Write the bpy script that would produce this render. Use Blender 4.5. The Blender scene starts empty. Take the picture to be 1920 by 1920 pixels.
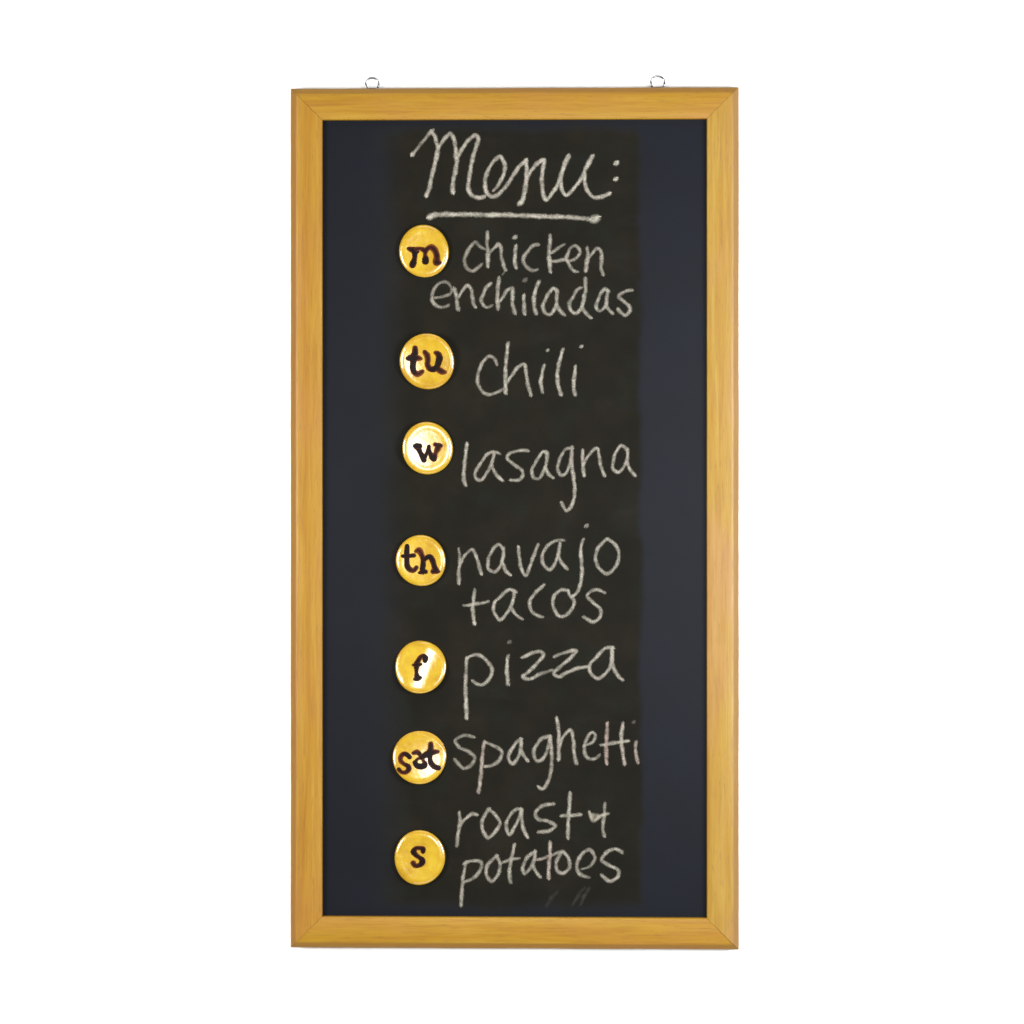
import bpy, bmesh, math, random
from mathutils import Vector, Matrix

# ------------------------------------------------------------------ camera, light, exposure
scene = bpy.context.scene
COL = scene.collection
BW, BH = 0.45, 0.864                 # outer size of the framed board, metres
CAM = Vector((0.0863269, -3.0, 0.0617143))
YAW = math.atan(CAM.x / 3.0)
FOC, SHX, SHY = 104.593336, -0.00270778, -0.05394345

cam_d = bpy.data.cameras.new("camera")
cam_d.lens = FOC; cam_d.sensor_width = 36; cam_d.shift_x = SHX; cam_d.shift_y = SHY
cam_d.clip_start = 0.05; cam_d.clip_end = 100
cam = bpy.data.objects.new("camera", cam_d); COL.objects.link(cam)
cam.location = CAM; cam.rotation_euler = (math.radians(90), 0, YAW)
scene.camera = cam

world = bpy.data.worlds.new("World"); scene.world = world; world.use_nodes = True
bg = world.node_tree.nodes["Background"]
bg.inputs[0].default_value = (0.93, 0.96, 1.0, 1); bg.inputs[1].default_value = 0.17

vs = scene.view_settings
vs.view_transform = 'Standard'; vs.look = 'None'; vs.exposure = 0.0; vs.gamma = 1.0
try: vs.use_curve_mapping = False
except Exception: pass

def softbox(name, loc, target, sx, sy, power, color):
    d = bpy.data.lights.new(name, 'AREA'); d.shape = 'RECTANGLE'
    d.size = sx; d.size_y = sy; d.energy = power; d.color = color
    o = bpy.data.objects.new(name, d); COL.objects.link(o)
    o.location = loc
    o.rotation_euler = (Vector(target) - Vector(loc)).to_track_quat('-Z', 'Y').to_euler()
    return o
softbox("key_softbox",    (1.05, -1.05, 0.03), (0.2, 0, 0.0), 0.5, 0.6, 38, (0.92, 0.965, 1.0))
softbox("left_softbox",   (-1.25, -1.25, 0.05), (-0.15, 0, 0.05), 0.5, 0.6, 39, (1.0, 0.95, 0.84))
softbox("top_softbox",    (0.1, -1.6, 2.1), (0, 0, 0.3), 1.6, 0.6, 15, (1.0, 0.98, 0.95))
softbox("bottom_softbox", (0.3, -1.6, -2.1), (0.1, 0, -0.3), 1.6, 0.6, 12, (1.0, 0.98, 0.95))
softbox("front_softbox",  (0.36, -2.2, -0.05), (-0.05, 0, -0.05), 0.4, 0.5, 19, (0.98, 0.99, 1.0))

# ------------------------------------------------------------------ helpers
def at(px, py, y):
    """photograph pixel (1920 x 1920) -> the point of the board plane at depth y that was seen there"""
    fw = Vector((-math.sin(YAW), math.cos(YAW), 0)); rt = Vector((math.cos(YAW), math.sin(YAW), 0))
    u = ((px - 960) / 1920 + SHX) * 36 / FOC
    v = (-(py - 960) / 1920 + SHY) * 36 / FOC
    d = fw + rt * u + Vector((0, 0, 1)) * v
    return CAM + d * ((y - CAM.y) / d.y)
PX = 0.000535                         # metres per photograph pixel on the board

ROOT_LOC = Vector((0, 0, -BH / 2))
def link(name, me, mat, parent=None, loc=None):
    o = bpy.data.objects.new(name, me); COL.objects.link(o)
    if mat: me.materials.append(mat)
    if parent is not None: o.parent = parent
    if loc is not None: o.location = loc
    return o
def empty(name, loc):
    o = bpy.data.objects.new(name, None); COL.objects.link(o)
    o.location = loc; o.empty_display_size = 0.02
    return o
def tag(o, label=None, cat=None, group=None, kind=None):
    if label: o["label"] = label
    if cat: o["category"] = cat
    if group: o["group"] = group
    if kind: o["kind"] = kind
def mesh_from(name, verts, faces, smooth=False):
    me = bpy.data.meshes.new(name); me.from_pydata([tuple(v) for v in verts], [], faces); me.update()
    if smooth:
        for p in me.polygons: p.use_smooth = True
    return me
def recalc(me):
    bm = bmesh.new(); bm.from_mesh(me); bmesh.ops.recalc_face_normals(bm, faces=bm.faces); bm.to_mesh(me); bm.free()

def box_mesh(name, x0, x1, y0, y1, z0, z1, bevel=0.0):
    bm = bmesh.new(); bmesh.ops.create_cube(bm, size=1)
    for v in bm.verts:
        v.co = Vector((x0 + (v.co.x + .5) * (x1 - x0), y0 + (v.co.y + .5) * (y1 - y0), z0 + (v.co.z + .5) * (z1 - z0)))
    if bevel: bmesh.ops.bevel(bm, geom=bm.edges[:], offset=bevel, segments=2, affect='EDGES')
    me = bpy.data.meshes.new(name); bm.to_mesh(me); bm.free(); return me

class Nodes:
    def __init__(s, name):
        s.m = bpy.data.materials.new(name); s.m.use_nodes = True
        s.t = s.m.node_tree; s.t.nodes.clear()
    def n(s, kind, **kw):
        nd = s.t.nodes.new(kind)
        for k, v in kw.items(): setattr(nd, k, v)
        return nd
    def l(s, a, b): s.t.links.new(a, b)
    def out(s, sh):
        o = s.n('ShaderNodeOutputMaterial'); s.l(sh, o.inputs[0]); return s.m
    def math(s, op, a, b=None, c=None, clamp=False):
        nd = s.n('ShaderNodeMath', operation=op); nd.use_clamp = clamp
        for i, x in enumerate((a, b, c)):
            if x is None: continue
            if isinstance(x, (int, float)): nd.inputs[i].default_value = x
            else: s.l(x, nd.inputs[i])
        return nd.outputs[0]
    def noise(s, vec, scale, detail=3, rough=.5, dist=0.0):
        nd = s.n('ShaderNodeTexNoise'); nd.inputs['Scale'].default_value = scale
        nd.inputs['Detail'].default_value = detail; nd.inputs['Roughness'].default_value = rough
        nd.inputs['Distortion'].default_value = dist
        if vec is not None: s.l(vec, nd.inputs['Vector'])
        return nd.outputs['Fac']
    def mapping(s, vec, scale=(1, 1, 1), loc=(0, 0, 0)):
        nd = s.n('ShaderNodeMapping'); nd.inputs['Scale'].default_value = scale; nd.inputs['Location'].default_value = loc
        s.l(vec, nd.inputs['Vector']); return nd.outputs[0]
    def ramp(s, fac, stops):
        nd = s.n('ShaderNodeValToRGB'); e = nd.color_ramp.elements
        while len(e) < len(stops): e.new(0.5)
        for i, (p, c) in enumerate(stops): e[i].position = p; e[i].color = (*c, 1)
        s.l(fac, nd.inputs[0]); return nd.outputs[0]
    def mix(s, fac, a, b, blend='MIX'):
        nd = s.n('ShaderNodeMix', data_type='RGBA', blend_type=blend)
        for sock, x in ((nd.inputs[0], fac), (nd.inputs[6], a), (nd.inputs[7], b)):
            if isinstance(x, (int, float)): sock.default_value = x
            elif isinstance(x, tuple): sock.default_value = (*x, 1)
            else: s.l(x, sock)
        return nd.outputs[2]
    def sstep(s, x, a, b):
        nd = s.n('ShaderNodeMapRange', interpolation_type='SMOOTHSTEP')
        nd.inputs['From Min'].default_value = a; nd.inputs['From Max'].default_value = b
        s.l(x, nd.inputs['Value']); return nd.outputs[0]
    def bump(s, h, strength, dist):
        nd = s.n('ShaderNodeBump'); nd.inputs['Strength'].default_value = strength; nd.inputs['Distance'].default_value = dist
        s.l(h, nd.inputs['Height']); return nd.outputs[0]
    def bsdf(s, color, rough, spec=.5, metal=0.0, normal=None, ior=None):
        nd = s.n('ShaderNodeBsdfPrincipled')
        if isinstance(color, tuple): nd.inputs['Base Color'].default_value = (*color, 1)
        else: s.l(color, nd.inputs['Base Color'])
        if isinstance(rough, (int, float)): nd.inputs['Roughness'].default_value = rough
        else: s.l(rough, nd.inputs['Roughness'])
        nd.inputs['Specular IOR Level'].default_value = spec; nd.inputs['Metallic'].default_value = metal
        if ior: nd.inputs['IOR'].default_value = ior
        if normal is not None: s.l(normal, nd.inputs['Normal'])
        return nd

# ------------------------------------------------------------------ materials
def mat_wall():
    s = Nodes("white_paint"); tc = s.n('ShaderNodeTexCoord')
    n = s.noise(tc.outputs['Object'], 90, 4, .6)
    return s.out(s.bsdf((.92, .92, .92), .7, .2, normal=s.bump(n, .05, .001)).outputs[0])

def mat_wood():
    s = Nodes("honey_wood"); tc = s.n('ShaderNodeTexCoord'); oi = s.n('ShaderNodeObjectInfo')
    off = s.n('ShaderNodeVectorMath', operation='SCALE'); cx = s.n('ShaderNodeCombineXYZ')
    for i in range(3): s.l(oi.outputs['Random'], cx.inputs[i])
    s.l(cx.outputs[0], off.inputs[0]); off.inputs['Scale'].default_value = 7.3
    add = s.n('ShaderNodeVectorMath', operation='ADD'); s.l(tc.outputs['Object'], add.inputs[0]); s.l(off.outputs[0], add.inputs[1])
    v = add.outputs[0]
    broad = s.noise(s.mapping(v, (6, 120, 120)), 1.0, 5, .6, .6)
    fine = s.noise(s.mapping(v, (26, 620, 620)), 1.0, 4, .6)
    pore = s.noise(s.mapping(v, (70, 900, 900)), 1.0, 2, .5)
    patch = s.noise(s.mapping(v, (9, 22, 22)), 1.0, 2, .5)
    base = s.ramp(broad, [(.28, (.200, .088, .0040)), (.44, (.230, .119, .0055)), (.56, (.246, .138, .0085)), (.74, (.276, .168, .019))])
    base = s.mix(s.math('MULTIPLY', s.sstep(patch, .42, .72), .5), base, (.252, .122, .024))
    base = s.mix(s.math('MULTIPLY', s.sstep(fine, .45, .68), .38), base, (.165, .076, .0090))
    base = s.mix(s.math('MULTIPLY', s.sstep(pore, .62, .74), .42), base, (.120, .048, .010))
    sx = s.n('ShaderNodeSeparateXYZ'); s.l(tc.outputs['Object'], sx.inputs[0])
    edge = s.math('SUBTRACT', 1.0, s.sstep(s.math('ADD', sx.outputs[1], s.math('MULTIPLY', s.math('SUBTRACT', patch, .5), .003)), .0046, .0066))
    base = s.mix(s.math('MULTIPLY', edge, .6), base, (.172, .082, .018))          # darker brown along the moulded outer edge
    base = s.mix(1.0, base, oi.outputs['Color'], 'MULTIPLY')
    h = s.math('SUBTRACT', fine, s.sstep(pore, .62, .76))
    return s.out(s.bsdf(base, .45, .26, normal=s.bump(h, .16, .0006)).outputs[0])

def mat_slate():
    s = Nodes("chalkboard_paint"); tc = s.n('ShaderNodeTexCoord'); v = tc.outputs['Object']
    xyz = s.n('ShaderNodeSeparateXYZ'); s.l(v, xyz.inputs[0])
    wob = s.math('MULTIPLY', s.math('SUBTRACT', s.noise(v, 22, 3), .5), .016)
    x = s.math('ADD', xyz.outputs[0], wob); z = s.math('ADD', xyz.outputs[2], wob)
    # the matt strip that the writing is always wiped off and rewritten on
    m = s.math('MULTIPLY', s.sstep(x, XS0 - .030, XS0 + .020), s.math('SUBTRACT', 1.0, s.sstep(x, XS1 - .004, XS1 + .005)))
    m = s.math('MULTIPLY', m, s.math('MULTIPLY', s.sstep(z, ZS0 - .008, ZS0 + .012), s.math('SUBTRACT', 1.0, s.sstep(z, ZS1 - .010, ZS1 + .008))))
    blot = s.noise(v, 26, 4, .55); blot2 = s.noise(s.mapping(v, (1, 1, 1), (3, 1, 2)), 34, 3, .5)
    strip = s.ramp(blot, [(.3, (.0037, .0032, .0016)), (.5, (.0049, .0040, .0020)), (.68, (.0070, .0054, .0030))])
    strip = s.mix(s.math('MULTIPLY', s.sstep(blot2, .5, .75), .5), strip, (.0050, .0066, .0046))
    dust = s.noise(s.mapping(v, (9, 1, 30)), 1.6, 4, .6)
    strip = s.mix(s.math('MULTIPLY', s.sstep(dust, .52, .8), .07), strip, (.034, .031, .026))
    navy = s.ramp(s.noise(v, 14, 3), [(.3, (.0025, .0033, .0058)), (.7, (.0033, .0042, .0076))])
    col = s.mix(m, navy, strip)
    speck = s.noise(v, 900, 2, .5)
    col = s.mix(s.math('MULTIPLY', s.sstep(speck, .77, .82), .12), col, (.06, .06, .06))
    grain = s.noise(v, 1500, 3, .6)
    rough = s.math('ADD', .46, s.math('MULTIPLY', m, .26))
    spec = s.math('SUBTRACT', .11, s.math('MULTIPLY', m, .02))
    nd = s.bsdf(col, rough, .1, normal=s.bump(grain, .10, .0003)); s.l(spec, nd.inputs['Specular IOR Level'])
    return s.out(nd.outputs[0])

def mat_chalk():
    s = Nodes("chalk"); tc = s.n('ShaderNodeTexCoord'); v = tc.outputs['Object']
    def attr(nm):
        a = s.n('ShaderNodeAttribute'); a.attribute_name = nm; return a.outputs['Fac']
    e, d, t = attr('edge'), attr('dens'), attr('tint')
    soft = s.math('SUBTRACT', 1.0, s.sstep(s.math('ABSOLUTE', e), .12, 1.0))
    g1 = s.noise(v, 950, 3, .6); g2 = s.noise(v, 190, 3, .55)
    grain = s.math('ADD', .50, s.math('MULTIPLY', s.sstep(g1, .34, .62), .55))
    wear = s.math('ADD', .52, s.math('MULTIPLY', s.sstep(g2, .30, .66), .56))
    a = s.math('MULTIPLY', s.math('MULTIPLY', soft, d), s.math('MULTIPLY', grain, wear), clamp=True)
    a = s.math('MINIMUM', a, .97)
    col = s.ramp(s.noise(v, 60, 2), [(.35, (.288, .274, .228)), (.65, (.302, .270, .232))])
    col = s.mix(s.math('MAXIMUM', t, 0.0), col, (.36, .225, .20))
    col = s.mix(s.math('MAXIMUM', s.math('MULTIPLY', t, -1.0), 0.0), col, (.36, .32, .23))
    dif = s.n('ShaderNodeBsdfDiffuse'); s.l(col, dif.inputs[0])
    tr = s.n('ShaderNodeBsdfTransparent'); mx = s.n('ShaderNodeMixShader')
    s.l(a, mx.inputs[0]); s.l(tr.outputs[0], mx.inputs[1]); s.l(dif.outputs[0], mx.inputs[2])
    return s.out(mx.outputs[0])

def mat_disc():
    s = Nodes("yellow_glaze"); tc = s.n('ShaderNodeTexCoord'); v = tc.outputs['Object']; oi = s.n('ShaderNodeObjectInfo')
    off = s.n('ShaderNodeVectorMath', operation='ADD'); s.l(v, off.inputs[0]); s.l(oi.outputs['Location'], off.inputs[1])
    n = s.noise(off.outputs[0], 75, 3, .5)
    col = s.ramp(n, [(.3, (.300, .168, .0050)), (.5, (.355, .220, .0085)), (.7, (.390, .265, .014))])
    xyz = s.n('ShaderNodeSeparateXYZ'); s.l(v, xyz.inputs[0])
    rad = s.math('SQRT', s.math('ADD', s.math('POWER', xyz.outputs[0], 2.0), s.math('POWER', xyz.outputs[2], 2.0)))
    rad = s.math('ADD', rad, s.math('MULTIPLY', s.math('SUBTRACT', n, .5), .004))
    col = s.mix(s.math('MULTIPLY', s.sstep(rad, .0215, .0265), .4), col, (.300, .135, .006))
    b = s.noise(off.outputs[0], 120, 2, .5)
    nd = s.bsdf(col, .24, .62, normal=s.bump(b, .30, .0016))
    nd.inputs['Coat Weight'].default_value = .6; nd.inputs['Coat Roughness'].default_value = .17
    return s.out(nd.outputs[0])

def mat_letter():
    s = Nodes("dark_maroon_paint"); tc = s.n('ShaderNodeTexCoord'); v = tc.outputs['Object']
    def attr(nm):
        a = s.n('ShaderNodeAttribute'); a.attribute_name = nm; return a.outputs['Fac']
    e, d = attr('edge'), attr('dens')
    th = s.math('ADD', d, s.math('MULTIPLY', s.math('SUBTRACT', s.noise(v, 160, 3), .5), .55))
    th = s.math('SUBTRACT', th, s.math('MULTIPLY', s.math('POWER', s.math('ABSOLUTE', e), 2.0), .80))
    col = s.ramp(th, [(.10, (.085, .020, .005)), (.36, (.022, .0050, .0028)), (.7, (.0048, .0022, .0022))])
    return s.out(s.bsdf(col, .45, .07).outputs[0])

def mat_metal(name, col, rough):
    s = Nodes(name); tc = s.n('ShaderNodeTexCoord')
    n = s.noise(tc.outputs['Object'], 500, 2)
    return s.out(s.bsdf(col, rough, .5, 1.0, normal=s.bump(n, .05, .0002)).outputs[0])
def mat_hardboard():
    s = Nodes("brown_hardboard"); tc = s.n('ShaderNodeTexCoord')
    n = s.noise(tc.outputs['Object'], 300, 4, .6)
    return s.out(s.bsdf(s.ramp(n, [(.3, (.05, .028, .013)), (.7, (.085, .048, .024))]), .8, .2).outputs[0])

# ------------------------------------------------------------------ wall and board
Y_BACK, Y_SLATE, Y_FACE = -0.0030, -0.0145, -0.0208
XS0, XS1 = at(737, 960, Y_SLATE).x, at(1199, 960, Y_SLATE).x
ZS0, ZS1 = at(960, 1704, Y_SLATE).z, at(960, 238, Y_SLATE).z
M_WOOD, M_SLATE, M_CHALK, M_DISC, M_LET = mat_wood(), mat_slate(), mat_chalk(), mat_disc(), mat_letter()
M_CHROME = mat_metal("chrome_wire", (.32, .32, .34), .2)

wall = link("background_wall", mesh_from("background_wall", [(-4, 0, -4), (4, 0, -4), (4, 0, 4), (-4, 0, 4)], [(0, 1, 2, 3)]), mat_wall())
tag(wall, kind="structure")

board = empty("chalkboard", ROOT_LOC)
tag(board, "tall black chalkboard menu in a honey wood frame with two hanging rings on top", "chalkboard")
LOC = -ROOT_LOC

RW = 0.0322
PROFILE = [(0, .0030), (0, .0150), (.0004, .0160), (.0014, .0170), (.0052, .0196), (.0062, .0202), (.0080, .0206),
           (.0160, .0209), (.0260, .0208), (.0304, .0206), (.0316, .0202), (.0322, .0193), (.0322, .0030)]
def rail(L, axes, loc, tint, seed):
    rnd = random.Random(seed)
    verts, faces = [], []
    N = 40; K = len(PROFILE)
    g = 0.00016                                    # open hairline at each mitre
    for i in range(N + 1):
        for v, h in PROFILE:
            half = L / 2 - v - g
            x = -half + 2 * half * i / N
            w = math.sin(i * .55 + seed) * .00008 + math.sin(i * 1.7 + seed * 3) * .00005
            verts.append((x, v + (w if v < .02 and h > .01 else 0), h))
    for i in range(N):
        for k in range(K):
            k2 = (k + 1) % K
            faces.append((i * K + k, (i + 1) * K + k, (i + 1) * K + k2, i * K + k2))
    faces.append(tuple(range(K))); faces.append(tuple(N * K + k for k in reversed(range(K))))
    me = mesh_from("frame_rail", verts, faces); recalc(me)
    for p in me.polygons: p.use_smooth = len(p.vertices) == 4
    try: me.set_sharp_from_angle(angle=math.radians(32))
    except Exception: pass
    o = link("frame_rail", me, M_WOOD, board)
    xa, ya, za = axes
    R = Matrix((xa, ya, za)).transposed().to_4x4()
    o.matrix_basis = Matrix.Translation(Vector(loc) + LOC) @ R
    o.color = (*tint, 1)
rail(BW, ((-1, 0, 0), (0, 0, -1), (0, -1, 0)), (0, 0, BH / 2), (1.0, .97, .92), 1.0)
rail(BW, ((1, 0, 0), (0, 0, 1), (0, -1, 0)), (0, 0, -BH / 2), (1.0, .95, .84), 2.0)
rail(BH, ((0, 0, -1), (1, 0, 0), (0, -1, 0)), (-BW / 2, 0, 0), (.98, .90, .90), 3.0)
rail(BH, ((0, 0, 1), (-1, 0, 0), (0, -1, 0)), (BW / 2, 0, 0), (1.01, 1.05, 2.1), 4.0)  # right rail: paler tint paints the gloss of the key side into the wood colour

ix, iz = BW / 2 - RW, BH / 2 - RW
link("backing_board", box_mesh("backing_board", -BW / 2 + .006, BW / 2 - .006, -.0028, -.0008, -BH / 2 + .006, BH / 2 - .006), mat_hardboard(), board, LOC)
slate = link("writing_panel", box_mesh("writing_panel", -ix + .0002, ix - .0002, Y_SLATE, -.0031, -iz + .0002, iz - .0002), M_SLATE, board, LOC)

# hanging rings: a chrome wire ring rising behind the top rail, on a small plate
def torus_mesh(name, c, R, r, n=64, k=16, squash=1.0):
    verts, faces = [], []
    for i in range(n):
        a = 2 * math.pi * i / n
        for j in range(k):
            b = 2 * math.pi * j / k
            rr = R + r * math.cos(b)
            verts.append((c.x + rr * math.cos(a), c.y + r * math.sin(b), c.z + rr * math.sin(a) * squash))
    for i in range(n):
        for j in range(k):
            faces.append((i * k + j, i * k + (j + 1) % k, ((i + 1) % n) * k + (j + 1) % k, ((i + 1) % n) * k + j))
    me = mesh_from(name, verts, faces, True); recalc(me); return me
for (px, py, R) in ((698.0, 158.0, 12.2), (1233.2, 155.4, 12.9)):
    c = at(px, py, -.0042)
    ring = link("hanging_ring", torus_mesh("hanging_ring", c, R * PX, 2.15 * PX), M_CHROME, board, LOC)
    top = BH / 2
    link("ring_plate", box_mesh("ring_plate", c.x - .0052, c.x + .0052, -.0028, -.0012, top - .004, top + .0021, .0004), M_CHROME, ring)
    # the rail is notched there: ring passes the back edge of the rail into its plate

# ------------------------------------------------------------------ chalk handwriting
def catmull(pts, step):
    """pts: tuples (x, y, w, d); returns the same tuples densely along a centripetal Catmull-Rom curve"""
    P = [pts[0]] + list(pts) + [pts[-1]]
    out = []
    for i in range(1, len(P) - 2):
        p0, p1, p2, p3 = P[i - 1], P[i], P[i + 1], P[i + 2]
        dist = math.hypot(p2[0] - p1[0], p2[1] - p1[1])
        def kn(a, b): return max(math.hypot(a[0] - b[0], a[1] - b[1]) ** .5, 1e-3)
        t0 = 0; t1 = t0 + kn(p0, p1); t2 = t1 + kn(p1, p2); t3 = t2 + kn(p2, p3)
        n = max(1, int(dist / step))
        for j in range(n):
            t = t1 + (t2 - t1) * j / n
            r = []
            for q in range(2):
                a1 = (t1 - t) / (t1 - t0) * p0[q] + (t - t0) / (t1 - t0) * p1[q]
                a2 = (t2 - t) / (t2 - t1) * p1[q] + (t - t1) / (t2 - t1) * p2[q]
                a3 = (t3 - t) / (t3 - t2) * p2[q] + (t - t2) / (t3 - t2) * p3[q]
                b1 = (t2 - t) / (t2 - t0) * a1 + (t - t0) / (t2 - t0) * a2
                b2 = (t3 - t) / (t3 - t1) * a2 + (t - t1) / (t3 - t1) * a3
                r.append((t2 - t) / (t2 - t1) * b1 + (t - t1) / (t2 - t1) * b2)
            u = j / n
            out.append((r[0], r[1], p1[2] + (p2[2] - p1[2]) * u, p1[3] + (p2[3] - p1[3]) * u))
    out.append(pts[-1]); return out

def ribbon(pts, cross, cap=True):
    """dense centre line -> rows of (x, y, e, d), widened by rounded caps at both ends"""
    rows = []
    n = len(pts)
    tang = []
    for i in range(n):
        a, b = pts[max(0, i - 2)], pts[min(n - 1, i + 2)]
        dx, dy = b[0] - a[0], b[1] - a[1]; L = math.hypot(dx, dy) or 1
        tang.append((dx / L, dy / L))
    def row(p, t, w, ebase):
        r = []
        for c in cross:
            r.append((p[0] - t[1] * w * c, p[1] + t[0] * w * c, math.copysign(min(1, math.hypot(c * math.sqrt(max(0, 1 - ebase ** 2)), ebase)), c or 1), p[3]))
        return r
    angs = [90, 66, 44, 22]
    for a in angs:
        s_, c_ = math.sin(math.radians(a)), math.cos(math.radians(a)); p, t = pts[0], tang[0]
        rows.append(row((p[0] - t[0] * p[2] * s_, p[1] - t[1] * p[2] * s_, 0, p[3]), t, p[2] * max(c_, .02), s_))
    for p, t in zip(pts, tang): rows.append(row(p, t, p[2], 0))
    for a in reversed(angs):
        s_, c_ = math.sin(math.radians(a)), math.cos(math.radians(a)); p, t = pts[-1], tang[-1]
        rows.append(row((p[0] + t[0] * p[2] * s_, p[1] + t[1] * p[2] * s_, 0, p[3]), t, p[2] * max(c_, .02), s_))
    return rows

CROSS = (-1, -.72, -.42, 0, .42, .72, 1)
def set_attr(me, name, vals):
    a = me.attributes.new(name, 'FLOAT', 'POINT'); a.data.foreach_set('value', vals)

def chalk_word(text, blocks, seed, press=.90):
    """blocks: list of ((ox, oy, scale), strokes); a stroke is (points, width, density[, tint]); a point may carry its own width and density factors"""
    rnd = random.Random(seed)
    V, F, E, Dn, T = [], [], [], [], []
    k = 0
    for (ox, oy, sc), strokes in blocks:
        for st in strokes:
            pts, w, d = st[0], st[1], st[2]; tint = st[3] if len(st) > 3 else 0.0
            P = []
            for p in pts:
                wf = p[2] if len(p) > 2 else 1.0; df = p[3] if len(p) > 3 else 1.0
                P.append((ox + p[0] / sc, oy + p[1] / sc, w * wf * .93, d * df * press))
            if len(P) == 1:
                x, y, ww, dd = P[0]; P = [(x - .6, y + .4, ww, dd), (x + .6, y - .4, ww, dd)]
            C = catmull(P, 1.4)
            ph = rnd.random() * 20; C2 = []
            for i, c in enumerate(C):
                wob = 1 + .09 * math.sin(i * .31 + ph) + .06 * math.sin(i * .83 + ph * 2)
                C2.append((c[0] + .25 * math.sin(i * .47 + ph), c[1] + .25 * math.cos(i * .39 + ph), c[2] * wob, c[3] * (1 + .10 * math.sin(i * .23 + ph * 3))))
            rows = ribbon(C2, CROSS)
            b0 = len(V); K = len(CROSS); nr = len(rows)
            for i, r in enumerate(rows):
                base = Y_SLATE - .00006 - k * .000012 - .00010 * i / nr
                for (x, y, e, dd) in r:
                    V.append(at(x, y, base - .00012 * (1 - e * e))); E.append(e); Dn.append(dd); T.append(tint)
            for i in range(nr - 1):
                for j in range(K - 1):
                    a = b0 + i * K + j
                    F.append((a, a + K, a + K + 1, a + 1))
            k += 1
    me = mesh_from("chalk_writing", V, F, True)
    set_attr(me, 'edge', E); set_attr(me, 'dens', Dn); set_attr(me, 'tint', T)
    o = link("chalk_writing", me, M_CHALK, slate)
    o["label"] = text
    return o

A, B, Cc, D_, E_, F_, G_, H_ = (740, 230, 4), (740, 420, 4), (740, 610, 4), (740, 770, 4), (730, 970, 4), (730, 1180, 4), (730, 1330, 4), (730, 1480, 4)
MZ, CH1, CH2, EN1, EN2 = (760, 235, 9.6), (860, 425, 13.714), (990, 425, 12), (795, 510, 9.366), (990, 510, 9.143)
W = 5.9
chalk_word("heading Menu with a colon in flowing chalk script", [
    (MZ, [([(130, 525, 1.15, 1.25), (165, 480, .8, .8), (260, 360, .8, .5), (390, 200, .85, .55), (470, 110, 1.0, 1.0), (500, 85, .7, .9)], W, .80),
          ([(470, 110, .9), (530, 195, .95), (555, 290, .9), (585, 430, 1.1), (548, 620, 1.1, 1.15), (505, 800), (460, 980), (430, 1140, 1.0, 1.05), (378, 1260, 1.2, 1.3)], W, .85),
          ([(588, 430, .9), (640, 335, .9), (720, 225, .95), (812, 145, 1.05), (870, 240, .95), (900, 370), (915, 540, 1.1), (925, 640, 1.15), (900, 820, 1.1), (870, 960), (852, 1090, 1.05, 1.1), (855, 1200, 1.15, 1.2)], W, .80),
          ([(930, 580, .9, .9), (1020, 430, .95), (1100, 310, .95), (1190, 220, .9, .8), (1265, 170, 1.05, 1.05), (1310, 230, 1.05), (1285, 360, .95), (1230, 520), (1185, 720), (1158, 900), (1135, 1060), (1145, 1180, 1.1, 1.15), (1200, 1260, 1.1, 1.1), (1310, 1305), (1420, 1280, .9)], W, .82),
          ([(1590, 1175, .75), (1680, 1060, .85), (1750, 930, .95), (1792, 770), (1770, 650, 1.05), (1705, 565, 1.05, 1.1), (1615, 620, .9), (1520, 750, .85, .9), (1455, 900, 1.05), (1435, 1010, 1.05), (1440, 1130), (1480, 1230, 1.05), (1580, 1285, 1.05), (1720, 1200, .95), (1860, 1030, .95), (1960, 870, .95), (2070, 720), (2170, 640, 1.05, 1.1)], W, .80)]),
    (A, [([(985, 285, 1.05, 1.1), (990, 370, .95), (985, 450, 1.1, 1.05), (970, 540, 1.1, 1.05), (955, 590, 1.15, 1.15), (935, 608, 1.0, 1.1)], W, .86),
         ([(990, 420, .9), (1030, 350, .95), (1090, 290), (1122, 275, .95), (1116, 320, .95), (1104, 410), (1108, 490), (1118, 550), (1135, 580, .95), (1180, 530, .9), (1225, 460), (1252, 380, 1.05), (1280, 300, 1.1, 1.1), (1305, 250, 1.15, 1.2)], W, .86),
         ([(1250, 400, 1), (1248, 470, .9), (1265, 525, .9), (1290, 545, .85), (1345, 490, .85), (1400, 420, .95), (1440, 330, 1.05), (1485, 250, 1.15, 1.15)], W, .86),
         ([(1425, 390, .9), (1428, 460), (1455, 525, .9), (1500, 562, .9), (1550, 556), (1610, 532, 1.1, 1.15)], W, .84),
         ([(1662, 303)], 6.3, 1.05), ([(1660, 422)], 6.6, 1.05)])], 1, 1.12)
chalk_word("straight chalk line under the heading", [
    (A, [([(262, 708, 1.2, 1.2), (305, 692, 1.15, 1.1), (480, 688), (620, 690, 1.02, 1.05), (660, 692, .95, .8), (700, 692, 1.05, 1.1), (860, 692, 1, 1.05), (930, 696, .9, .7), (980, 697, 1, 1), (1150, 704), (1300, 708, .95, .9), (1450, 722, .95, .9)], 6.6, .84),
         ([(1485, 725), (1515, 718)], 10.2, .84)])], 2, 1.10)
W = 5.5
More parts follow.
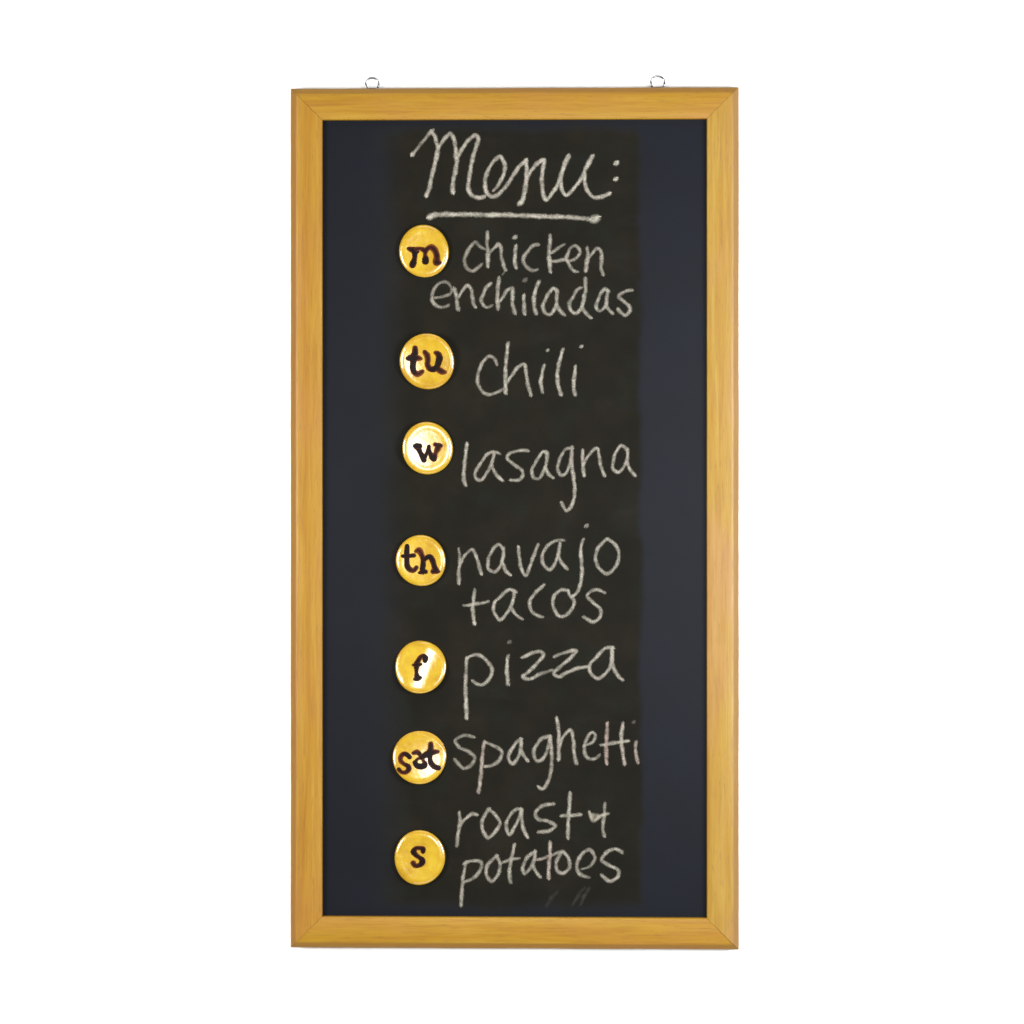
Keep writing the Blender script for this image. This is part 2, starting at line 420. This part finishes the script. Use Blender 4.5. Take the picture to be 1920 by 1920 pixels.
chalk_word("chalk words chicken enchiladas", [
    (CH1, [([(690, 580, .7, .6), (560, 520, .85, .65), (420, 400, .95, .9), (300, 520, .95, .95), (200, 690), (145, 860, 1, .85), (180, 1010, .95, .8), (270, 1120, .95, .85), (370, 1140, 1, .95), (480, 1060, .9, .9), (610, 950, .7, .4)], W, .72),
           ([(740, 150, 1.05, .95), (733, 300, .95), (728, 440, .8, .8), (752, 650, 1.05, 1.1), (748, 850, 1.1, 1.25), (750, 1020, 1.0, 1.15)], W, .86),
           ([(760, 720, .8), (860, 600, .8), (940, 520, .9), (1020, 450, 1.1, 1.1), (1085, 530, .95), (1090, 700, .9, .85), (1115, 850, .9, .85), (1160, 1000, .95), (1205, 1110, .95)], W, .74),
           ([(1200, 1120, .5, .5), (1120, 1240, .5, .4)], W, .6),
           ([(1445, 270)], 6.0, .80),
           ([(1470, 500, .9), (1455, 680, 1.05, 1.05), (1440, 850), (1475, 1050, .95, 1.05)], W, .90)]),
    (CH2, [([(230, 400, .85, .8), (120, 425, .95), (0, 545, .95), (-90, 680), (-110, 760, .95), (-70, 850), (20, 950, .95), (110, 985, .85, .8), (210, 965, .75, .5)], W, .80),
           ([(500, 200, .95, .9), (492, 390, .95), (470, 560, 1.05, 1.1), (480, 760, 1.1, 1.1), (502, 1010, 1.05, 1.1)], W, .88),
           ([(500, 600, .8), (640, 515, .85), (760, 425, .8, .8), (815, 395, .7, .5)], W, .74),
           ([(530, 775, .8), (650, 775, .85, .85), (780, 745, .95), (860, 745)], W, .76),
           ([(940, 770, .75, .6), (1050, 735, .85), (1130, 650, .9), (1175, 565, .85), (1125, 475, .85), (1050, 425, .85, .85), (960, 480, .8, .9), (900, 590, .8), (865, 710, 1.1, 1.1), (900, 810, .95, 1.1), (960, 910, .85), (1040, 1000, .85, .9), (1130, 1020, .7, .6)], W, .80),
           ([(1330, 480, .85, .8), (1350, 640, 1.05), (1315, 850, 1.1, 1.1), (1300, 990, 1.15, 1.15)], W, .88),
           ([(1380, 700, .7), (1450, 595, .75), (1530, 505, .85), (1600, 500, .95), (1655, 610), (1650, 790), (1645, 940, .95), (1685, 1070, .9, 1.1)], W, .76)]),
    (EN1, [([(200, 455, .75, .9), (330, 430, .8, .9), (460, 385, .8, .8), (478, 280, .7, .6), (430, 205, .8, .6), (360, 170, .9, .6), (260, 205, .8, .75), (185, 290, .85), (140, 410), (150, 510, 1.05, 1.05), (210, 590, .95), (310, 620, .9, .85), (430, 585, .8, .6)], W, .72),
           ([(530, 300, 1.1, 1.1), (565, 410, .95, .9), (580, 560, 1.05, 1.05), (600, 650, 1.1, 1.1)], W, .86),
           ([(615, 440, .8), (680, 315, .85), (770, 240, .95), (835, 320, .95), (850, 450), (870, 550), (905, 615, .95, 1.1)], W, .80),
           ([(1170, 200, .9), (1090, 280, .95), (1040, 390), (1008, 500, .95), (1045, 585, .9), (1115, 620, .85, .8), (1195, 585, .7, .5)], W, .80),
           ([(1320, 105, 1.05), (1295, 280), (1290, 450, 1.05), (1300, 650, 1.05, 1.15)], W, .88),
           ([(1340, 510, .8), (1400, 415, .85), (1470, 315, .95), (1555, 285, 1.05), (1555, 420), (1555, 580), (1600, 720, 1.05, 1.05)], W, .86),
           ([(1752, 410, .9), (1755, 560), (1768, 730, 1.05, 1.1)], W, .92),
           ([(1775, 140)], 6.0, .30)]),
    (EN2, [([(185, 170, .95, .95), (125, 320), (100, 480, 1.05, 1.1), (108, 600, 1.05), (138, 710, .95)], W, .94),
           ([(500, 330, .85), (440, 275, .9), (365, 350, .9), (285, 500, .95), (255, 590), (290, 690, .95), (370, 730, .9), (440, 660, .9), (485, 560, 1), (492, 430), (500, 320, .95)], W, .88),
           ([(490, 570, 1), (545, 660, 1), (625, 735, .95)], W, .90),
           ([(920, 265, .8, .7), (850, 300, .85, .8), (770, 430, .9), (705, 560), (732, 650), (810, 710, .95), (890, 650, .9), (930, 580, .9)], W, .82),
           ([(980, 115, .95), (988, 280), (960, 450, 1.05), (930, 610), (990, 700, .95), (1075, 785, .95)], W, .86),
           ([(1385, 330, .95), (1320, 290, 1), (1250, 370, .9), (1185, 520, .95), (1172, 615, .95), (1230, 665, .85, .9), (1300, 620, .85), (1342, 540, .95), (1352, 420), (1370, 330)], W, .80),
           ([(1345, 580), (1385, 640, .95), (1445, 705, .9)], W, .82),
           ([(1775, 310, .9), (1680, 330, .9), (1575, 385, .95), (1562, 430), (1650, 510, .95), (1730, 585), (1750, 650, .95), (1670, 745, 1.0), (1600, 700, .95), (1545, 635, .95)], W, .76)])], 3)
W = 5.1
chalk_word("chalk word chili", [
    (Cc, [([(768, 292, 1, 1.1), (745, 248, .9), (705, 232, .95), (662, 275, .95), (630, 350), (622, 420), (652, 490, .95), (710, 520, .95), (770, 500, .9, .9), (812, 480, .8, .8)], W, .76),
          ([(850, 135, 1.05), (840, 220), (832, 320, 1.05), (830, 420, 1.1, 1.1), (832, 505, 1.1, 1.25)], W, .94),
          ([(842, 430, .9), (882, 370, .95), (935, 305), (972, 292), (985, 350, .95), (998, 440, 1.05), (1022, 522, 1.05)], W, .86),
          ([(1148, 188)], 4.6, .95), ([(1120, 300, .8), (1102, 380, 1.05), (1096, 440, 1.05), (1110, 500)], W, .98),
          ([(1262, 180, .9), (1236, 270, 1.05), (1220, 370, 1.1), (1226, 450, 1.1), (1248, 515, 1.1)], W, 1.0),
          ([(1400, 158)], 5.2, 1.1), ([(1356, 308, .9), (1348, 380, 1.05), (1342, 450, 1.1), (1352, 518, 1.05)], W, 1.0)])], 4)
chalk_word("chalk word lasagna with a long tailed g", [
    (D_, [([(542, 245, .95), (532, 330), (522, 430, 1.05), (518, 510, 1.1), (532, 558, 1.05, 1.1)], W, .96),
          ([(790, 325, .7, .5), (742, 308, .95), (690, 332, .9), (642, 400, .95), (606, 460, .95), (608, 508, .95), (650, 518, .9), (690, 468, .9), (728, 395), (745, 318)], W, .86),
          ([(730, 415), (762, 480), (808, 522, .9)], W, .90),
          ([(1000, 300, .9), (930, 300, .9), (862, 322, .9), (842, 352, .95), (890, 402, .95), (948, 440, .95), (962, 482), (930, 520, .95), (870, 520, .95)], W, .78),
          ([(1145, 318), (1112, 308, .9), (1068, 372, .9), (1030, 440, .95), (1040, 498, .95), (1080, 510, .9), (1118, 450, .9), (1140, 385), (1140, 310, 1)], W, .88),
          ([(1128, 425), (1150, 472), (1188, 502, .9)], W, .90),
          ([(1330, 280, .95), (1280, 292, .85, .9), (1240, 360, .9), (1222, 430), (1242, 480, .95), (1276, 478, .9), (1308, 420, .9), (1330, 340, .9)], W, .86),
          ([(1330, 275), (1326, 380, 1.1), (1340, 490, 1.1), (1350, 600), (1336, 690), (1290, 752, .95), (1252, 692, .95)], W, .94),
          ([(1410, 295, .85), (1410, 390), (1420, 485, 1.05)], W, .92), ([(1415, 405, .85), (1462, 325, .9), (1518, 282, .9), (1535, 350, .95), (1550, 430), (1574, 485)], W, .82),
          ([(1742, 295), (1702, 262, .9), (1660, 310, .9), (1640, 380, .95), (1638, 440), (1680, 460, .95), (1720, 420, .9), (1745, 355, .95), (1748, 290)], W, .82),
          ([(1742, 380), (1764, 440), (1802, 486, .95)], W, .88)])], 5)
chalk_word("chalk words navajo tacos", [
    (E_, [([(520, 235, .7, .6), (528, 320, .9, .8), (520, 420, 1.05), (522, 495, 1.05, 1.05)], W, .88), ([(528, 370, .7, .8), (562, 292, .8, .9), (620, 242, .95), (650, 290, .95), (672, 360), (690, 425, 1.05, 1.15)], W, .86),
          ([(852, 235, 1), (820, 202, .95), (770, 252, .95), (742, 320, .95), (746, 390), (790, 408, .95), (830, 368, .9), (852, 300, .95), (858, 230)], W, .86), ([(852, 345), (872, 400), (908, 432, .9)], W, .88),
          ([(967, 220, .85), (975, 300), (992, 390), (1022, 436), (1050, 380, .95), (1082, 290), (1115, 205, .9)], W, .92),
          ([(1310, 172, .7, .7), (1240, 178, .95), (1190, 212, .95), (1152, 270), (1150, 340), (1200, 393), (1240, 350, .9), (1268, 275), (1280, 195)], W, .88), ([(1266, 285, 1.05), (1292, 340), (1334, 386, .95)], W, .92),
          ([(1478, 65)], 6, .6), ([(1455, 165, .75, .75), (1436, 232, .95), (1440, 320, 1.05), (1444, 420, 1.05), (1430, 510), (1402, 570, .95), (1368, 595, .9)], W, .96),
          ([(1630, 165), (1572, 220), (1546, 300), (1572, 380), (1630, 422), (1690, 380), (1722, 290, .95), (1700, 212), (1640, 162)], W, .82),
          ([(640, 540, .85, .8), (632, 620), (626, 700, 1.1, 1.1), (638, 798, 1.1, 1.1)], W, .96), ([(560, 662, .8, .8), (640, 652, 1), (742, 632, .8, .7)], W, .88),
          ([(948, 560, .95), (900, 540), (850, 580), (790, 640, .95), (782, 700, .95), (830, 768, .95), (880, 720, .95), (920, 650), (938, 560, 1)], W, .90), ([(922, 690, 1), (952, 732, .9), (1000, 765, .7, .6)], W, .86),
          ([(1160, 507, .95), (1110, 552), (1062, 610), (1052, 660), (1082, 720), (1150, 748, .8, .6)], W, .86),
          ([(1340, 550, .9), (1290, 545), (1242, 580), (1226, 650), (1260, 728), (1300, 745), (1350, 710), (1388, 635), (1352, 582, .9), (1340, 545, .8)], W, .82),
          ([(1615, 565, .9), (1560, 542, .9), (1502, 562, .9), (1482, 590, .9), (1530, 640), (1582, 690), (1584, 740), (1530, 784), (1460, 748, 1.05)], W, .80)])], 6)
W = 5.3
chalk_word("chalk word pizza", [
    (F_, [([(580, 215, .9, .9), (576, 300, .9, .8), (571, 430, 1.05), (576, 560, 1.1, 1.1), (580, 662, 1.15, 1.15)], W, .96), ([(582, 218, .8), (630, 192, .9), (690, 202), (750, 260), (772, 310, 1.05), (742, 380, .95), (690, 418), (625, 388, .8, .9)], W, .86),
          ([(900, 95)], 5, .3), ([(890, 200, .9), (881, 290), (890, 408, 1.15, 1.1)], W, .98),
          ([(998, 212, .9), (1060, 182), (1130, 166), (1155, 190), (1112, 250), (1042, 320), (1002, 355), (1050, 374), (1120, 340, .95), (1218, 306, .8, .6)], W, .90),
          ([(1238, 205, .8, .7), (1310, 176, .9), (1402, 160), (1352, 220), (1282, 280), (1232, 330), (1270, 354), (1340, 320), (1420, 290), (1488, 280, .9)], W, .88),
          ([(1675, 138), (1620, 142, .95), (1560, 202, .95), (1502, 270, .9), (1512, 330), (1560, 368), (1612, 340, .9), (1658, 275, .9), (1670, 145)], W, .88), ([(1672, 140, .95), (1674, 260, 1.1), (1702, 330), (1748, 380, .95)], W, .90)])], 7)
chalk_word("chalk word spaghetti running to the edge of the wiped strip", [
    (G_, [([(635, 208, .9), (560, 196, .9), (496, 232, .9), (522, 282, .95), (602, 322), (640, 362), (620, 410), (560, 443, .95), (492, 378, .95, .9)], W, .66),
          ([(712, 245, .9, .8), (700, 330, .95, .9), (690, 450, 1.05), (680, 550, 1.05), (670, 618, 1.1)], W, .86, .22), ([(715, 245, .8), (780, 272, .9), (842, 315), (832, 370), (772, 420), (720, 428, .8)], W, .76),
          ([(985, 225), (950, 252, .95), (912, 310), (892, 360), (922, 408), (960, 370, .95), (985, 300), (988, 225, 1.05)], W, .84), ([(988, 310), (1012, 352), (1038, 386, .9)], W, .88),
          ([(1202, 200), (1150, 216), (1102, 270), (1082, 330), (1110, 388), (1152, 368, .95), (1190, 290, .95), (1205, 210)], W, .80), ([(1206, 205), (1216, 300), (1216, 420), (1198, 520), (1150, 598), (1118, 578, .9)], W, .82, .08),
          ([(1255, 65, .95), (1270, 160), (1272, 280, 1.1), (1270, 372, 1.05)], W, .92), ([(1278, 270, .8), (1312, 192, .9), (1360, 158), (1380, 230), (1386, 330), (1402, 402, 1.05)], W, .84),
          ([(1462, 272, .8), (1530, 240, .85), (1545, 192, .85), (1520, 172, .85), (1480, 222, .9), (1462, 300), (1490, 368), (1540, 370, .9), (1578, 342, .7, .7)], W, .76),
          ([(1635, 105, .9), (1630, 200, 1.05), (1626, 310, 1.1), (1630, 408)], W, .86, .45), ([(1590, 268, .9), (1700, 250, 1), (1792, 238, .8)], W, .88),
          ([(1752, 105, .95), (1740, 210, 1.1), (1750, 320), (1764, 408)], W, .90, .1),
          ([(1835, 95)], 5, .32), ([(1850, 245, .9), (1846, 310, .95), (1864, 398, .95)], W, .70, .25)])], 8)
chalk_word("chalk words roast and potatoes with a small plus mark", [
    (H_, [([(525, 175, .85, .8), (530, 250, 1.1), (516, 330), (506, 425, .95, .8)], W, .86), ([(532, 270, .8), (570, 222, .9), (620, 186), (655, 190, .95)], W, .84),
          ([(745, 150, 1.15), (702, 220, .95), (696, 290), (740, 362, 1.05), (800, 310, .95), (830, 250, .95), (792, 190, .9), (748, 150)], W, .86),
          ([(985, 150), (960, 146, .9), (902, 200, .9), (876, 270), (900, 340), (940, 280, .95), (972, 220, .95), (990, 155)], W, .84), ([(990, 150), (996, 250), (1012, 312, 1.05), (1038, 360)], W, .90),
          ([(1230, 110), (1160, 120), (1096, 172), (1112, 220), (1190, 240), (1244, 272), (1200, 310), (1120, 320)], W, .80),
          ([(1356, 25), (1350, 130, 1.05), (1341, 250), (1340, 368)], W, .94), ([(1290, 200, .85), (1350, 196, 1), (1436, 190, .9)], W, .84),
          ([(1500, 170, .9), (1532, 232, 1.2, 1.1), (1580, 202, 1.1), (1640, 182, .8)], W, .80, -.22), ([(1512, 190, 1.1), (1560, 200, 1.2)], W, .6, -.22), ([(1616, 105, .75, .8), (1612, 200), (1600, 280, .9), (1612, 348, 1)], W, .76, -.05),
          ([(575, 545, .85, .8), (556, 640, .95, .9), (545, 750), (538, 868, 1.05)], W, .80), ([(562, 558, .9), (620, 536, .9), (688, 548), (680, 610), (622, 670, .95), (562, 695, .85)], W, .78),
          ([(805, 500), (742, 560), (726, 630), (765, 688), (815, 640, .95), (830, 560, .95), (806, 500)], W, .80),
          ([(938, 415, .9), (916, 520), (900, 620, 1.05), (910, 695, 1.05)], W, .86), ([(830, 556, .8), (900, 530, .95), (975, 516, .7, .7)], W, .76),
          ([(1090, 470), (1042, 502), (1002, 580), (1012, 630), (1052, 598, .95), (1086, 530), (1095, 465)], W, .80), ([(1078, 575), (1108, 630), (1132, 658, .9)], W, .80), ([(1095, 530, .9), (1160, 515, .8), (1240, 486, .8)], W, .72, .15),
          ([(1205, 395, .95), (1206, 480), (1196, 580, 1.05), (1195, 662, 1.1)], W, .88, .2),
          ([(1240, 482, .7), (1300, 470, 1.05), (1345, 520, .95), (1350, 585), (1302, 630), (1260, 608), (1252, 548), (1285, 480)], W, .78),
          ([(1442, 600, .6, .6), (1510, 572, .8, .7), (1542, 512, .95), (1500, 452), (1442, 490), (1406, 570), (1432, 638, 1.1), (1500, 660, .8, .6)], W, .78),
          ([(1742, 470), (1690, 446, .95), (1622, 480), (1592, 530), (1650, 570, .95), (1720, 612), (1710, 660), (1650, 688), (1592, 642)], W, .84)])], 9)

chalk_word("faint wiped off diagonal chalk smudges under the last line", [
    (H_, [([(1175, 880, .6, .4), (1215, 815), (1262, 765, .7, .4)], 6.5, .05), ([(1372, 872, .6, .4), (1415, 800), (1470, 735, .7, .5)], 6.0, .055),
          ([(1432, 868, .6, .4), (1462, 800), (1500, 740, .7, .5)], 6.0, .07)])], 10, 1.0)

# ------------------------------------------------------------------ lettered yellow button magnets
LETTERS = {
 "m": [[(500, 905, 50, .5), (640, 945, 85, .8), (720, 965, 95, .9)], [(680, 960, 100, 1), (690, 1080, 70, .9), (680, 1200, 62, .7), (650, 1320, 85, 1), (620, 1395, 85, .9)],
       [(720, 930, 70, .6), (850, 905, 50, .4), (980, 960, 80, .8)], [(1010, 960, 80, .8), (1000, 1090, 48, .5), (1010, 1200, 85, 1), (1010, 1285, 90, 1)],
       [(1010, 960, 60, .7), (1100, 890, 65, .5), (1190, 865, 85, .35), (1280, 940, 82, .5), (1340, 1080, 78, .6), (1350, 1200, 85, .5), (1350, 1310, 105, .7), (1430, 1330, 60, .4)]],
 "tu": [[(620, 560, 70, .6), (620, 700, 82, .8), (580, 850, 120, 1), (560, 1000, 78, 1), (550, 1150, 78, 1), (590, 1270, 75, .8), (690, 1335, 80, .5), (830, 1260, 58, .4)],
        [(405, 870, 60, .8), (560, 850, 110, 1), (700, 860, 80, .6), (790, 880, 48, .3)],
        [(910, 680, 60, .5), (980, 780, 82, .5), (1000, 920, 72, .5), (990, 1050, 72, .6), (1060, 1170, 78, .7), (1180, 1190, 78, .9), (1270, 1120, 75, 1), (1320, 980, 82, 1), (1350, 850, 90, .9), (1310, 740, 80, .6), (1240, 700, 58, .4)],
        [(1270, 1150, 70, .9), (1350, 1220, 82, .6), (1440, 1270, 80, .5), (1515, 1280, 50, .3)]],
 "w": [[(640, 880, 90, 1), (700, 970, 72, 1), (750, 1080, 62, .9), (820, 1200, 82, 1), (850, 1290, 72, 1)], [(850, 1250, 70, 1), (920, 1120, 46, .9), (980, 1000, 58, 1), (1000, 880, 50, .9)],
       [(990, 930, 50, .9), (1030, 1060, 52, .9), (1090, 1180, 82, 1), (1140, 1245, 84, 1)], [(1160, 1200, 80, 1), (1200, 1080, 58, .4), (1260, 950, 80, .6), (1300, 860, 78, .6)],
       [(1190, 825, 60, .5), (1350, 860, 58, .6)], [(585, 870, 58, 1), (715, 875, 80, 1)]],
 "th": [[(540, 540, 60, .9), (530, 700, 70, 1), (530, 850, 72, 1), (530, 1000, 66, .9), (550, 1150, 76, .8), (640, 1250, 75, .6), (740, 1270, 60, .5), (815, 1185, 60, .5)],
        [(410, 840, 50, .8), (540, 840, 60, .9), (640, 830, 55, .8), (740, 820, 60, .7)],
        [(800, 700, 45, .3), (890, 672, 88, .4), (970, 790, 72, .5), (1010, 920, 62, .8), (1020, 1080, 70, 1), (1000, 1220, 72, 1), (1010, 1310, 75, 1)], [(905, 1340, 40, .6), (1090, 1310, 60, .9)],
        [(1040, 960, 60, .8), (1120, 890, 62, .8), (1220, 862, 72, .8), (1300, 970, 76, .8), (1340, 1100, 66, .7), (1375, 1220, 80, .8), (1425, 1285, 80, .7)], [(1320, 1300, 70, .7), (1480, 1300, 50, .5)]],
 "f": [[(1075, 780, 62, .9), (1080, 700, 86, 1), (1020, 640, 66, .7), (945, 670, 60, .6), (875, 770, 64, .8), (830, 900, 92, 1), (820, 1030, 56, .8), (822, 1140, 48, .7), (840, 1240, 80, .9)], [(770, 1330, 45, .5), (860, 1310, 70, .8), (935, 1285, 50, .7)], [(715, 905, 34, .5), (830, 900, 60, 1), (960, 880, 36, .5)]],
 "sat": [[(660, 945, 62, .9), (560, 860, 62, .8), (460, 860, 62, .6), (390, 960, 66, .4), (400, 1060, 60, .4), (500, 1150, 52, .5), (610, 1210, 66, .8), (640, 1290, 72, .8), (560, 1390, 60, .5), (430, 1390, 50, .5), (340, 1310, 58, .8)],
         [(760, 830, 42, .5), (880, 800, 74, .5), (970, 850, 48, .8)], [(880, 800, 50, .5), (985, 900, 52, .7), (1010, 980, 50, .8)], [(985, 900, 48, .6), (1060, 1020, 44, .45), (1115, 1150, 52, .8)], [(840, 1080, 50, .8), (905, 1000, 38, .5), (1010, 970, 40, .6)], [(820, 1100, 58, .9), (880, 1190, 72, 1), (1000, 1225, 82, 1), (1110, 1185, 82, 1), (1120, 1120, 58, .9)],
         [(1010, 960, 60, .9), (1150, 880, 82, .9), (1280, 820, 92, 1), (1400, 800, 70, .6), (1500, 790, 50, .4)], [(1290, 560, 66, .6), (1290, 700, 76, .7), (1270, 820, 92, 1), (1270, 980, 60, .9), (1300, 1120, 72, .8), (1400, 1230, 74, .7), (1530, 1275, 66, .9)]],
 "s": [[(1060, 785, 60, .8), (1060, 710, 72, .9), (960, 680, 56, .6), (850, 690, 56, .6), (780, 790, 82, .9), (840, 880, 66, .8), (950, 960, 56, .7), (1040, 1040, 76, 1), (1030, 1120, 82, 1), (940, 1200, 62, .6), (820, 1200, 66, .5), (770, 1130, 72, .5)]],
}
# letters, zoom origin, centre, radii (photograph pixels), dish slope, tilt x / z, wave, what it stands beside
DISCS = [
 ("m",  (735, 410), (795.2, 471.2), (46.7, 49.4), .05, .00, .00, .0, "the chalk word chicken"),
 ("tu", (740, 618), (801.0, 678.0), (51.5, 52.0), .17, -.01, -.10, .0, "the chalk word chili"),
 ("w",  (742, 782), (801.8, 840.5), (47.0, 49.7), .07, .088, -.035, .0, "the chalk word lasagna"),
 ("th", (730, 990), (789.2, 1051.0), (47.0, 47.7), .05, .00, .00, .0, "the chalk word navajo"),
 ("f",  (730, 1190), (788.6, 1250.6), (48.3, 48.8), .0, .007, .114, 1.0, "the chalk word pizza"),
 ("sat",(727, 1360), (786.7, 1420.0), (49.7, 50.0), -.09, .074, .141, .0, "the chalk word spaghetti"),
 ("s",  (727, 1547), (787.1, 1607.6), (47.9, 51.2), .05, .00, .00, .0, "the chalk word potatoes"),
]
def disc_height(x, z, rx, rz, R, slope, tx, tz, wave):
    """height above the board of the glazed face at local (x, z)"""
    rho = math.hypot(x / rx, z / rz)
    h = .0052 + slope / (2 * .68 * R) * (min(rho, .86) * R) ** 2 - tx * x - tz * z
    if wave: h += wave * .00063 * math.sin((x * .917 - z * .40) / R * 5.2 + 2.31)
    q = min(1, max(0, (rho - .76) / .24))
    h -= .0024 * (1 - math.sqrt(max(0, 1 - q * q)))
    g = (rho - .66) / .05                            # shallow pressed ring between face and border
    return max(.0004, h - .000035 * math.exp(-g * g))
group = "lettered day magnets down the chalkboard"
for (txt, (zx, zy), (cx, cy), (rx_, rz_), slope, tx, tz, wave, beside) in DISCS:
    c = at(cx, cy, Y_SLATE - .002); c.y = Y_SLATE - .00005
    root = empty("button_magnet", c)
    tag(root, "round glossy yellow magnet painted %s in maroon, left of %s" % (txt, beside), "magnet", group)
    rx, rz = rx_ * PX, rz_ * PX; R = (rx + rz) / 2
    rnd = random.Random(hash(txt) % 97 if False else len(txt) * 13 + ord(txt[0]))
    p1, p2 = rnd.random() * 6, rnd.random() * 6
    def edge(a, rho=1.0): return 1 + rho ** 6 * (.012 * math.sin(2 * a + p1) + .008 * math.sin(3 * a + p2))
    NR, NA = 64, 128
    V = [(0, -disc_height(0, 0, rx, rz, R, slope, tx, tz, wave), 0)]; F = []
    for i in range(1, NR + 1):
        rho = 1 - (1 - i / NR) ** 1.25
        for j in range(NA):
            a = 2 * math.pi * j / NA; x, z = rho * rx * math.cos(a), rho * rz * math.sin(a)
            V.append((x * edge(a, rho), -disc_height(x, z, rx, rz, R, slope, tx, tz, wave), z * edge(a, rho)))
    for j in range(NA):
        V.append((rx * .985 * math.cos(2 * math.pi * j / NA) * edge(2 * math.pi * j / NA), 0, rz * .985 * math.sin(2 * math.pi * j / NA) * edge(2 * math.pi * j / NA)))
    for j in range(NA): F.append((0, 1 + j, 1 + (j + 1) % NA))
    for i in range(NR):
        for j in range(NA):
            a, b = 1 + i * NA + j, 1 + i * NA + (j + 1) % NA
            F.append((a, a + NA, b + NA, b))
    F.append(tuple(1 + NR * NA + j for j in range(NA)))
    me = mesh_from("disc", V, F, True); recalc(me); me.polygons[len(me.polygons) - 1].use_smooth = False
    link("disc", me, M_DISC, root)
    V, F, E, Dn = [], [], [], []
    K = len(CROSS)
    for k, st in enumerate(LETTERS[txt]):
        P = [(zx + p[0] / 16, zy + p[1] / 16, p[2] / 16 * 1.18, p[3]) for p in st]
        rows = ribbon(catmull(P, .8), CROSS)
        b0 = len(V)
        for i, r in enumerate(rows):
            for (x, y, e, dd) in r:
                q = at(x, y, c.y - .003) - c
                lim = math.hypot(q.x / rx, q.z / rz)
                if lim > 1.0: q.x /= lim; q.z /= lim
                h = disc_height(q.x, q.z, rx, rz, R, slope, tx, tz, wave)
                V.append((q.x, -(h + .00026 + k * .00004 + .00012 * (1 - e * e) + .00004 * i / len(rows)), q.z)); E.append(e); Dn.append(dd)
        for i in range(len(rows) - 1):
            for j in range(K - 1):
                a = b0 + i * K + j; F.append((a, a + K, a + K + 1, a + 1))
    me = mesh_from("painted_letter", V, F, True)
    set_attr(me, 'edge', E); set_attr(me, 'dens', Dn)
    link("painted_letter", me, M_LET, root)

scene.cycles.transparent_max_bounces = 24
scene.cycles.max_bounces = 8
